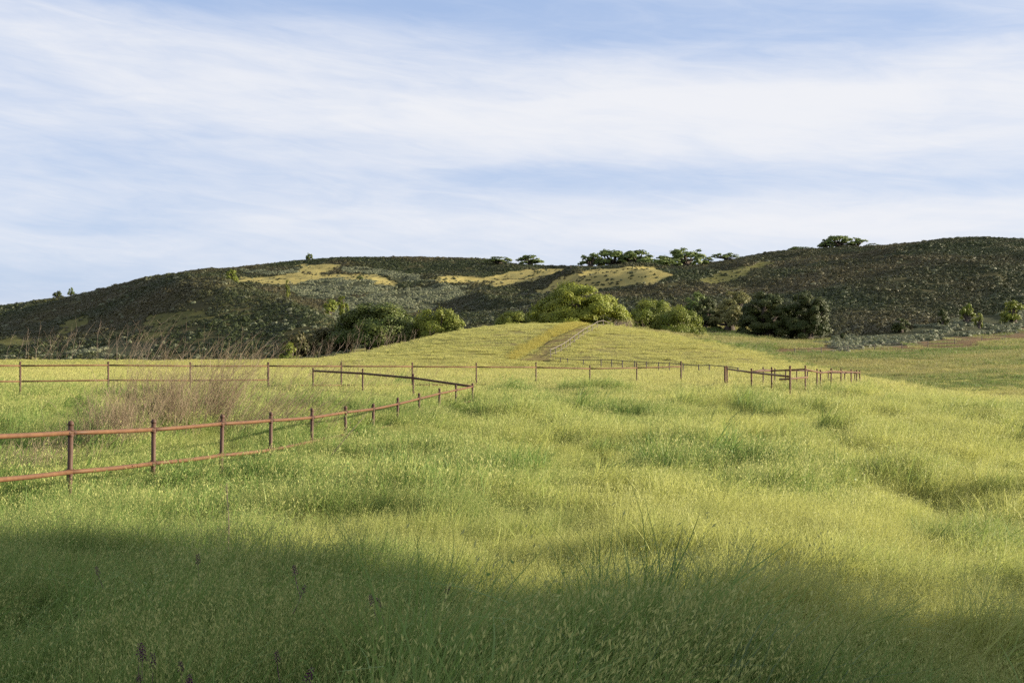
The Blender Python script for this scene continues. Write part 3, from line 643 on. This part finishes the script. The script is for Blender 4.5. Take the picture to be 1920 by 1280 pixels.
T = [
 ('oak_tree', ('big', 1), 1086, 176, 528, 157, 'big sunlit spreading oak at the top of the dirt track', 'tree', 'oaks behind the knoll'),
 ('oak_tree', ('dense', 9), 1032, 92, 562, 168, 'lower dark green oak against the left side of the big oak', 'tree', 'oaks behind the knoll'),
 ('oak_tree', ('dense', 2), 1222, 98, 560, 172, 'broad green oak just right of the big oak, behind the knoll', 'tree', 'oaks behind the knoll'),
 ('oak_tree', ('dense', 3), 1272, 92, 572, 158, 'rounded bright green oak reaching down the right flank of the knoll', 'tree', 'oaks behind the knoll'),
 ('oak_tree', ('dense', 10), 1180, 60, 588, 176, 'small leafy oak filling the gap right beside the big oak', 'tree', 'oaks behind the knoll'),
 ('round_bush', ('bush', 4), 960, 62, 581, 152, 'small yellow green bush peeking over the knoll crest', 'bush', None),
 ('oak_tree', ('mid', 5), 706, 160, 568, 172, 'large dark rounded oak at the left foot of the knoll', 'tree', 'oaks behind the knoll'),
 ('round_bush', ('bush', 6), 824, 96, 574, 170, 'domed green tree with pointed top on the left shoulder of the knoll', 'tree', None),
 ('oak_tree', ('dark', 7), 1440, 102, 546, 236, 'big dark oak, left one of the dense pair in the valley', 'tree', 'dark oaks in the valley'),
 ('oak_tree', ('dark', 8), 1512, 84, 548, 231, 'big dark oak, right one of the dense pair in the valley', 'tree', 'dark oaks in the valley'),
 ('willow_tree', ('willow', 1), 1368, 68, 571, 243, 'rounded pale olive tree with a visible trunk in the shade', 'tree', 'valley trees'),
 ('oak_tree', ('dark', 9), 1321, 44, 556, 247, 'small black green tree left of the pale olive tree', 'tree', 'valley trees'),
 ('oak_tree', ('ridge', 5), 1306, 44, 547, 275, 'light green tree crown rising behind the small black green tree', 'tree', 'valley trees'),
 ('willow_tree', ('willow', 2), 1376, 70, 545, 268, 'brownish olive tree behind the rounded pale olive tree', 'tree', 'valley trees'),
 ('olive_bush', ('olive', 1), 560, 90, 622, 166, 'low olive brown thicket at the foot of the left hill', 'bush', 'thicket at the hill foot'),
 ('olive_bush', ('olive', 2), 620, 80, 612, 176, 'taller olive thicket touching the large dark rounded oak', 'bush', 'thicket at the hill foot'),
 ('round_bush', ('shrub', 3), 540, 40, 640, 160, 'small greenish bush at the left end of the olive thicket', 'bush', 'thicket at the hill foot'),
 # skyline
 ('oak_tree', ('ridge', 1), 935, 42, 481, 585, 'dark rounded oak standing left of the saddle on the ridge', 'tree', GT),
 ('oak_tree', ('ridge', 2), 994, 42, 478, 610, 'flat topped oak alone on the skyline above the saddle', 'tree', GT),
 ('oak_tree', ('ridge', 3), 1107, 40, 474, 600, 'leftmost small oak of the row above the golden mound', 'tree', GT),
 ('oak_tree', ('ridge', 4), 1150, 60, 468, 590, 'second oak from the left in the row above the golden mound', 'tree', GT),
 ('oak_tree', ('ridge', 1), 1197, 66, 468, 588, 'wide oak in the middle of the row above the golden mound', 'tree', GT),
 ('oak_tree', ('ridge', 5), 1240, 60, 480, 570, 'low light green oak at the right edge of the golden mound', 'tree', GT),
 ('oak_tree', ('ridge', 6), 1286, 62, 463, 600, 'tallest oak at the right end of the skyline row', 'tree', GT),
 ('oak_tree', ('ridge', 2), 1326, 18, 481, 620, 'tiny light green tree right of the tallest skyline oak', 'tree', GT),
 ('oak_tree', ('sparse', 1), 1362, 50, 473, 625, 'thin open crowned tree showing sky through its branches', 'tree', GT),
 ('oak_tree', ('ridge', 3), 1500, 44, 462, 640, 'low flat crown just showing over the right ridge', 'tree', GT),
 ('oak_tree', ('ridge', 4), 1574, 54, 441, 652, 'broad oak rising highest over the right hand ridge', 'tree', GT),
 ('oak_tree', ('sparse', 2), 1606, 44, 445, 652, 'open branched oak beside the broad oak on the right ridge', 'tree', GT),
 ('oak_tree', ('ridge', 2), 1549, 34, 448, 650, 'left, lower oak of the group on the right ridge', 'tree', GT),
 ('oak_tree', ('ridge', 5), 1635, 28, 456, 655, 'small round tree at the right end of the right ridge group', 'tree', GT),
 ('oak_tree', ('ridge', 6), 580, 13, 474, 645, 'tiny lone tree on the skyline above the golden pasture', 'tree', GT),
 ('oak_tree', ('dshrub', 1), 108, 16, 544, 402, 'tiny dark shrub on the left hill skyline', 'bush', 'small shrubs on the left skyline'),
 ('oak_tree', ('sparse', 3), 133, 14, 538, 400, 'tiny bare looking shrub on the left hill skyline', 'bush', 'small shrubs on the left skyline'),
 # hillside shrubs
 ('green_shrub', ('shrub', 1), 618, 36, 560, 330, 'bright green shrub in the hollow between the two left hills', 'bush', 'green shrubs in the hollow'),
 ('green_shrub', ('shrub', 2), 642, 24, 554, 345, 'smaller green shrub uphill of the bright one in the hollow', 'bush', 'green shrubs in the hollow'),
 ('green_shrub', ('shrub', 3), 433, 28, 504, 318, 'olive shrub on the crest at the left end of the golden pasture', 'bush', None),
 ('green_shrub', ('shrub', 2), 539, 9, 523, 400, 'tiny shrub on the lower edge of the golden pasture', 'bush', None),
 ('green_shrub', ('ridge', 2), 675, 13, 518, 505, 'lone small tree among the sage below the golden pasture', 'tree', None),
 ('green_shrub', ('dshrub', 2), 1244, 20, 512, 440, 'dark shrub at the right tip of the golden mound', 'bush', None),
 ('dark_shrub', ('dshrub', 1), 1045, 6, 527, 470, 'left of three tiny dark shrubs on the golden mound', 'bush', 'tiny shrubs on the mound'),
 ('dark_shrub', ('dshrub', 1), 1055, 5, 525, 470, 'middle of three tiny dark shrubs on the golden mound', 'bush', 'tiny shrubs on the mound'),
 ('dark_shrub', ('dshrub', 1), 1070, 5, 517, 472, 'upper right of three tiny dark shrubs on the golden mound', 'bush', 'tiny shrubs on the mound'),
 ('green_shrub', ('dshrub', 3), 1768, 22, 578, 250, 'dark upright shrub on the slope above the grey sage flat', 'bush', 'shrubs along the right slope'),
 ('green_shrub', ('shrub', 1), 1813, 26, 568, 262, 'light green shrub highest up the slope above the sage flat', 'bush', 'shrubs along the right slope'),
 ('green_shrub', ('shrub', 2), 1836, 18, 586, 246, 'small yellow green shrub standing out in the grey sage', 'bush', 'shrubs along the right slope'),
 ('green_shrub', ('shrub', 3), 1900, 44, 562, 258, 'wide green shrub at the right edge of the photo', 'bush', 'shrubs along the right slope'),
 ('green_shrub', ('dshrub', 2), 1690, 34, 596, 246, 'low dark green shrub at the foot of the right hill', 'bush', 'shrubs along the right slope'),
 ('green_shrub', ('dshrub', 1), 1580, 12, 624, 232, 'tiny dark shrub just right of the dark oak pair', 'bush', 'shrubs along the right slope'),
 ('green_shrub', ('shrub', 2), 1652, 40, 664, 165, 'low green clump on the turf below the far track', 'bush', None),
]
for t in T:
    tree(t[0], t[1], t[2], t[3], t[4], t[5], t[6], t[7], t[8])
# an oak right of the viewer throws the foreground shade: blobs laid out in its own (across, height) outline
OUT = [(-2, 10.2), (9.5, 10.0), (11.0, 9.3), (11.4, 8.2), (11.3, 7.3), (10.1, 6.8), (8.9, 6.62), (8.0, 6.3), (7.2, 6.02), (5.5, 5.75), (4.2, 5.0), (2, 4.0), (-1, 3.8), (-3, 6.5)]
r_ = np.random.default_rng(3); bl = []
while len(bl) < 420:
    s_, h_ = r_.uniform(-3, 11.5), r_.uniform(3.7, 10.2); br = .42 if len(bl) < 300 else 1.1
    if inpoly(np.array([s_]), np.array([h_]), OUT)[0] and min(cdist(np.array([s_]), np.array([h_]), OUT+OUT[:1])) > br*.72:
        q_ = r_.uniform(-3.2, 3.2); bl.append((q_, s_+2.18-6, h_+q_*.268, br, br*.9))
mb = MB(); crown(mb, bl, 95000, .20, .2)
o = empty('oak_tree', (25, 6, float(gz(25, 6)))); tag(o, 'dense oak standing right of the viewer, shading the foreground grass', 'tree')
obj('crown', mb.mesh('crown', M_oakd), o, (0, 0, -float(gz(25, 6))))
tb = MB(); tb.tube([(0, 0, -.6), (0, 0, .2), (.1, .1, 2.5), (.2, .2, 5.5)], [.6, .45, .38, .2], 10)
for q in bl[::19]: tb.tube([(.1, .1, 2.4), (q[0]*.5, q[1]*.5, (q[2]+2.6)/2), q[:3]], [.2, .14, .05], 6)
obj('trunk', tb.mesh('trunk', M_bark), o)

# ------------------------------------------------------------------ fences
def at(px, y, Y): return np.array([(px-960)/F*Y, Y, z_of(Y, y)])
def post(parent, top, r, mat, cap=True, clamps=(), lean=(0, 0), n=10, depth=.5, rdir=None):
    g = float(gz(top[0], top[1])); mb = MB()
    foot = np.array([top[0]+lean[0], top[1]+lean[1], g-depth])
    mb.tube([foot, foot*.5+top*.5, top], r, n); p = obj('post', mb.mesh('post', mat), parent)
    if cap:
        mb = MB(); zz = np.array([-.012, 0.0, .012, .03, .045, .055, .058]); rr = np.array([1.0, 1.22, 1.24, 1.1, .8, .4, .05])*r
        mb.tube([top+np.array([0, 0, a]) for a in zz], rr, n); obj('post_cap', mb.mesh('post_cap', mat), p)
    ax = (top-foot)/np.linalg.norm(top-foot)
    for z, rr_ in clamps:
        c = top+ax*((z-top[2])/ax[2]); mb = MB()
        for k in (-.04, .04): mb.tube([c+ax*(k-.011), c+ax*(k+.011)], r*1.2, n)
        for d in rdir:
            d = d/np.linalg.norm(d)
            for k in (.055, .085): mb.tube([c+d*(k-.009), c+d*(k+.009)], rr_*1.28, n)
            s = np.cross(d, ax)
            for sg in (-1, 1):
                b = c+d*.07+s*sg*rr_*1.2; mb.tube([b-d*.035, b+d*.035], .009, 6)
        obj('clamp', mb.mesh('clamp', mat), p)
    return p
def rail(parent, a, b, r, mat, n=10, sag=0.):
    mb = MB(); t = np.linspace(0, 1, 5)[:, None]; P = a+(b-a)*t; P[:, 2] -= sag*4*(t*(1-t))[:, 0]
    mb.tube(P, r, n); return obj('rail', mb.mesh('rail', mat), parent)

# near fence
fx = [-62, 133, 288, 417, 508, 585, 648, 700, 746, 786, 824, 855, 886]
fd = [13.6, 16.0, 18.4, 20.8, 23.2, 25.6, 28.0, 30.4, 32.8, 35.2, 37.6, 40.0, 42.5]
ft = [803, 796, 792, 782, 777, 769.5, 765, 760, 748.5, 740, 730.5, 724, 720.5]
fr = [820, 811, 805, 794, 788, 782.5, 772.5, 766.5, 757, 747, 737.5, 731, 724.5]
fl = [904, 884.5, 868.5, 853, 843, 827, 814.5, 805.5, 793, 779.5, 767, 757, 751]
fence = empty('pipe_fence', (-5, 20, float(gz(-5, 20))))
tag(fence, 'rusty two rail pipe fence coming in at the left foreground and turning a corner', 'fence', 'rusty pipe fences')
fence_l = fence.location.copy(); fence.location = (0, 0, 0)
RT = [at(*a) for a in zip(fx, fr, fd)]; RL = [at(*a) for a in zip(fx, fl, fd)]; TP = [at(*a) for a in zip(fx, ft, fd)]
for i in range(len(fx)):
    d = [RT[min(i+1, len(RT)-1)]-RT[max(i-1, 0)]]; dd = [d[0], -d[0]]
    le = (-.04*(1 if i in (1, 3) else .3), 0)
    post(fence, TP[i], .036, M_drust, True, ((RT[i][2], .031), (RL[i][2], .031)), le, 12, rdir=dd)
    if i: rail(fence, RT[i-1], RT[i], .033, M_rust, 12, .006); rail(fence, RL[i-1], RL[i], .033, M_rust, 12, .01)
dx_, dY, dt_, dr = [886, 775, 680, 587], [42.5, 44.6, 46.7, 48.8], [720.5, 703, 693, 691.5], [724.5, 708.5, 700, 695]
DR = [at(*a) for a in zip(dx_, dr, dY)]
for i in range(1, 4):
    post(fence, at(dx_[i], dt_[i], dY[i]), .036, M_drust, True, (), (0, 0), 10, rdir=[])
    rail(fence, DR[i-1], DR[i], .045, M_drust, 10)  # shade of this backlit run is put into the darker rust colour
    rail(fence, DR[i-1]-np.array([0, 0, .8]), DR[i]-np.array([0, 0, .8]), .033, M_drust, 10)
# back fence
bx = [-140, 38, 203, 357, 503, 640, 773, 893, 1005, 1106, 1194, 1277]
bd = np.array([37.3, 39.0, 40.6, 42.3, 44.0, 45.7, 47.4, 49.0, 50.7, 52.4, 54.1, 55.7])*1.12
bt = [681, 680, 680, 681, 681, 681, 681, 681.5, 681, 686.5, 682, 678.5]
br_ = [685, 685.5, 684.5, 686, 686, 686.5, 687, 688, 688.5, 691, 689.5, 687]
bf = empty('pipe_fence'); tag(bf, 'long straight rusty pipe fence across the back of the meadow', 'fence', 'rusty pipe fences')
BT = [at(*a) for a in zip(bx, br_, bd)]
for i in range(len(bx)):
    rr = .045 if bx[i] in (503, 1277) else .036
    post(bf, at(bx[i], bt[i], bd[i]), rr, M_drust, True, (), (0, 0), 10, rdir=[])
    if i:
        rail(bf, BT[i-1], BT[i], .033, M_rust, 8); dz = np.array([0, 0, .60 if i < 5 else .85])
        rail(bf, BT[i-1]-dz, BT[i]-dz, .03, M_rust, 8)
# corral
cf = empty('corral_fence'); tag(cf, 'rusty pipe corral with slanting rails at the right end of the meadow', 'fence', 'rusty pipe fences')
def run(parent, L_, mat, r, pr, skip=(), lower=None, cap=True, n=8):
    """L_: px, post top row, rail row, depth"""
    for i, (px, ty, ry, Y) in enumerate(L_):
        if i not in skip: post(parent, at(px, ty, Y), pr, mat, cap, (), (0, 0), n, rdir=[])
        if i:
            a = at(L_[i-1][0], L_[i-1][2], L_[i-1][3]); b = at(px, ry, Y); rail(parent, a, b, r, mat, n)
            if lower and lower[0] <= i <= lower[1]: rail(parent, a-np.array([0, 0, .5]), b-np.array([0, 0, .5]), r*.9, mat, n)
post(cf, at(1359.5, 688, 56.5), .055, M_rust, True, (), n=10, rdir=[])
run(cf, [(1363.5, 688, 691.5, 56), (1409, 692.5, 698, 50), (1481.5, 688, 706, 43)], M_rust, .040, .040)
run(cf, [(1409, 692.5, 696.5, 50.2), (1447, 690, 695, 51), (1510, 687, 692, 49.5), (1532, 693, 697, 51.5), (1538.5, 695, 699, 52.5), (1558.5, 692, 696, 54), (1577, 693, 696.5, 56), (1596, 694, 697, 58), (1606.5, 695, 698, 59.5), (1612, 696, 698.5, 61)], M_rust, .036, .036, (0,))
run(cf, [(1409, 692.5, 697, 50.4), (1431, 690, 693, 55), (1453, 692, 694, 57), (1473, 694, 694.5, 58), (1494, 694, 694.5, 59), (1514, 694, 695, 60), (1553, 696, 698.5, 60.5), (1584, 697, 699, 61), (1603, 697, 699, 61.5), (1612, 696, 698.5, 61.2)], M_drust, .030, .032, (0, 9))
run(cf, [(1462, 730, 711, 44), (1481.5, 730, 710, 43.2), (1514, 730, 707, 48)], M_rust, .035, .04, (0, 1, 2))
# thin dark fence at the foot of the knoll
kf = empty('wire_fence'); tag(kf, 'thin dark rail fence along the foot of the knoll', 'fence')
KX = [1042, 1051, 1064, 1094, 1127, 1147, 1167, 1190, 1212, 1235, 1255, 1281, 1310, 1330, 1362, 1384]
KY = [671.5, 672, 673, 675, 674.5, 675, 676.5, 678, 679, 680, 681, 683, 685, 684.5, 687, 690]
KD = np.linspace(98, 74, len(KX))
run(kf, [(x, y-1.6, y, d) for x, y, d in zip(KX, KY, KD)], M_drail, .03, .045, (), None, False, 6)
# pale fence climbing beside the track
tf = empty('rail_fence'); tag(tf, 'pale weathered rail fence climbing the knoll beside the dirt track', 'fence')
TX = [1032, 1042, 1052, 1061, 1069, 1077, 1085, 1093, 1101, 1110, 1120, 1131, 1142, 1156, 1172]
TY = [662, 657.5, 652.5, 647, 641, 635, 629, 623, 618, 613.5, 609.5, 606.5, 604.5, 604, 605]
prev = None
for x, y in zip(TX, TY):
    try: d = hit(x, y+9 if y > 612 else y+6, 70)[1]
    except ValueError: d = 139
    d = min(d, 140) if prev is None else min(max(d, prev+1.5), 146); prev = d
    g = gz((x-960)/F*d, d); zt = max(g+.75, z_of(d, y))
    p = np.array([(x-960)/F*d, d, zt+.08]); post(tf, p, .045, M_grail, False, (), n=6, rdir=[])
    if x != TX[0]:
        rail(tf, q0, p-np.array([0, 0, .1]), .032, M_grail, 6); rail(tf, q0-np.array([0, 0, .42]), p-np.array([0, 0, .52]), .018, M_grail, 6)
    q0 = p-np.array([0, 0, .1])
# far pasture fence
pf = empty('wire_fence'); tag(pf, 'faint wire fence crossing the hollow far to the right', 'fence')
PX = [1490, 1540, 1590, 1640, 1691, 1740, 1790, 1841, 1885, 1935]; PY = [668, 665.5, 662.5, 659, 655.5, 651.5, 647, 642, 638, 633]
q0 = None
for x, y in zip(PX, PY):
    h_ = hit(x, y, 120); p = h_+np.array([0, 0, 1.15]); post(pf, p, .06, M_drail, False, (), n=6, rdir=[])
    if q0 is not None:
        for dz in (.1, .5): rail(pf, q0-np.array([0, 0, dz]), p-np.array([0, 0, dz]), .018, M_drail, 4)
    q0 = p

# ------------------------------------------------------------------ dry brush, weeds, flowers
def twigs(mb, n, spread, h, lean, r0, sub=4, r=None):
    for k in range(n):
        b = np.array([rng.normal(0, spread[0]), rng.normal(0, spread[1]), -.05]); hh = h*(.55+.55*rng.random())
        d = np.array([lean+rng.normal(0, .28), rng.normal(0, .25), 1.0]); t = np.linspace(0, 1, 5)
        P = b+d[None]*hh*t[:, None]; P[:, 0] += .22*lean*hh*t**2.2; P += np.cumsum(rng.normal(0, .018*hh, (5, 3)), 0)
        c = np.array([0, 0, rng.random()]); mb.tube(P, r0*np.array([1, .9, .75, .55, .3]), 3, c, False)
        for s in range(sub):
            i = rng.integers(1, 4); q = P[i]+(P[i+1]-P[i])*rng.random(); l = hh*(.18+.3*rng.random())
            d2 = np.array([lean*1.3+rng.normal(0, .5), rng.normal(0, .5), .75+.3*rng.random()]); d2 *= l/np.linalg.norm(d2)
            mb.tube([q, q+d2*.5+rng.normal(0, .02, 3), q+d2], r0*np.array([.55, .45, .2]), 3, c, False)
def dry(name, px, Y, wpx, h, n, lean, label, cat, r0=.0055, mat=None, sub=4, deep=.5, group='dry brush around the left fences'):
    X = (px-960)/F*Y; o = None; mb = MB(); twigs(mb, n, (wpx/F*Y/4, deep), h, lean, r0, sub)
    o = obj(name, mb.mesh(name, mat or M_twig), None, (X, Y, float(gz(X, Y)))); return tag(o, label, cat, group)
dry('dry_shrub', 205, 24.5, 125, 1.35, 250, .10, 'brown dead twiggy shrub, leftmost of the thicket behind the near fence', 'dry shrub')
dry('dry_shrub', 290, 27.5, 150, 1.7, 300, .14, 'dense brown dead shrub in the middle of the thicket', 'dry shrub')
dry('dry_shrub', 375, 29.5, 120, 2.0, 210, .30, 'tallest brown dead shrub leaning right, in front of the back fence', 'dry shrub')
dry('dry_shrub', 490, 29, 200, 1.2, 150, .6, 'sparse dead stems leaning far right behind the fifth fence post', 'dry shrub', deep=.8)
dry('dry_shrub', 60, 20, 190, .75, 130, .15, 'low brown dead stems under the rails at the left edge', 'dry shrub', deep=.7)
dry('dry_stalks', 560, 50, 330, 1.6, 80, .5, 'tall thin dry stalks rising through the back fence rail', 'dry weeds', .006, deep=2.5, sub=3)
dry('dry_stalks', 650, 66, 420, 1.4, 110, .3, 'brownish dry weeds along the field edge left of the knoll', 'dry weeds', .008, deep=6, sub=3)
for px, Y, wpx, h, n, lean, lb in ((70, 116, 110, 3.6, 36, .2, 'bare grey dead bush at the far left of the field edge'), (240, 112, 110, 4.2, 60, .3, 'largest bare dead bush against the dark left hill'),
        (310, 114, 60, 2.6, 34, .5, 'low bare dead bush right of the largest one'), (405, 114, 90, 3.4, 50, .7, 'bare dead bush leaning right, left of the arching one'),
        (480, 114, 70, 3.2, 40, .9, 'arching bare dead bush right of the leaning one'), (590, 122, 170, 2.6, 110, .2, 'brownish dead weeds in front of the olive thicket'),
        (690, 126, 110, 3.2, 90, .2, 'bare dead weeds in front of the large dark rounded oak'), (765, 134, 90, 2.0, 70, .3, 'short dead weeds below the domed green tree')):
    dry('dead_bush', px, Y, wpx, h*.9, int(n*(.5 if px < 350 else .22)), lean, lb, 'dead bush', .014, M_gtwig, 5, 1.5, 'bare dead bushes along the field edge')
dry('dead_bush', 1165, 143, 60, 1.3, 80, .1, 'bare brown weeds at the end of the pale fence on the knoll', 'dead bush', .022, M_gtwig, 4, 1.2, None)
# single stalks
def stalk(px, y0, y1, px1, Y, label, r=.006, mat=None):
    X = (px-960)/F*Y; g = float(gz(X, Y)); top = at(px1, y1, Y*1.01); mb = MB(); b = np.array([X, Y, g])
    m_ = (b+top)/2+np.array([.02, 0, .03]); mb.tube([b, m_, top], [r, r*.8, r*.4], 5, (0, 0, .3))
    for k in range(5):
        q = b+(top-b)*(.5+.1*k); mb.tube([q, q+np.array([rng.normal(0, .05), 0, .07])], [r*.5, r*.2], 3, (0, 0, .3), False)
    o = obj('dry_stalk', mb.mesh('dry_stalk', mat or M_gtwig)); tag(o, label, 'stalk')
stalk(426, 985, 905, 425, 11.2, 'single thin dark stalk standing in front of the third fence post')
stalk(600, 858, 772, 690, 22.5, 'long slanting dry stem crossing the lower fence rail', .009)
# tall grass tuft at the shadow edge and leafy tufts
def tuft(px, Y, n, h, w, lean, label, mat, wide=.25, droop=.5):
    X = (px-960)/F*Y; b = rng.normal(0, wide, (n, 2)); b[:, 1] *= .5
    V, q, c = ribbons(b, h*(.5+.6*rng.random(n)), droop*(.3+rng.random(n)), rng.normal(lean, .9, n), np.full(n, w), rng.random(n)*pi, 5, curve=2.2)
    o = obj('grass_tuft', mesh('grass_tuft', V, q, mat, c), None, (X, Y, float(gz(X, Y)))); tag(o, label, 'grass tuft', 'tall grass tufts')
tuft(1245, 7.4, 46, .86, .012, 0, 'tall dark tuft of broad grass standing at the shadow edge', M_weed, .17, .35)
tuft(1360, 4.6, 60, .72, .014, .3, 'arching broad leaved grass tuft at the bottom edge, right of centre', M_weed, .2, 1.0)
tuft(1190, 4.9, 30, .74, .014, 0, 'small tuft of arching grass at the bottom edge, left of the larger one', M_weed, .16, .9)
tuft(820, 5.6, 26, .74, .011, 0, 'thin upright grass tuft in the shade at bottom centre', M_weed, .25, .6)
tuft(1105, 42, 40, 1.0, .03, 0, 'dark leafy tuft below the short post of the back fence', M_weed, .5, .7)
tuft(1330, 30, 46, .8, .025, 0, 'dark green tuft in the sunlit meadow left of the corral', M_weed, .55, .8)
tuft(740, 16.5, 40, .62, .018, 0, 'dark green clump in the sunlit grass below the fence corner', M_weed, .4, .8)
# purple vetch
def vetch_mesh():
    mb = MB(); h = .16
    mb.tube([(0, 0, -.3), (.01, 0, -.1), (.0, 0, h)], [.003, .003, .001], 4, (0, 0, 0), False)
    for k in range(26):
        t = k/26; a = k*2.4; r = .014*(1-.6*t)+.004; p = np.array([cos(a)*r, sin(a)*r, .02+t*(h-.03)])
        d = np.array([cos(a), sin(a), -.4])*.011*(1.2-.5*t); s = np.array([-sin(a), cos(a), 0])*.005; u = np.array([0, 0, .006])
        mb.add([p-s, p+d-s*.6-u, p+d+s*.6-u, p+s, p+u+s*.2, p+d+u], [(0, 1, 2, 3), (0, 3, 4, 4), (1, 0, 4, 5), (2, 5, 4, 3)])
    return mb.mesh('vetch_flower', M_purple)
vm = vetch_mesh()
VP = [(268, 1205, 4.9), (262, 1240, 4.7), (285, 1215, 4.9), (340, 1222, 4.8), (352, 1252, 4.6), (262, 1195, 5.0), (362, 1262, 4.6), (521, 1205, 4.9), (575, 1240, 4.7), (555, 1052, 6.6), (565, 1085, 6.2), (700, 1105, 6.1), (712, 1112, 6.0), (838, 1082, 6.3), (372, 1032, 7.0), (185, 1050, 6.8)]
for px, y, Y in VP:
    p = at(px, y, Y); o = obj('vetch_flower', vm, None, tuple(p)); o.rotation_euler = (rng.normal(0, .2), rng.normal(0, .2), rng.random()*6); s = .32+.2*rng.random(); o.scale = (s*1.3, s*1.3, s); o.location.z -= .085
    tag(o, 'small purple vetch flower spike among the foreground grass', 'flower', 'purple vetch flowers in the foreground grass')
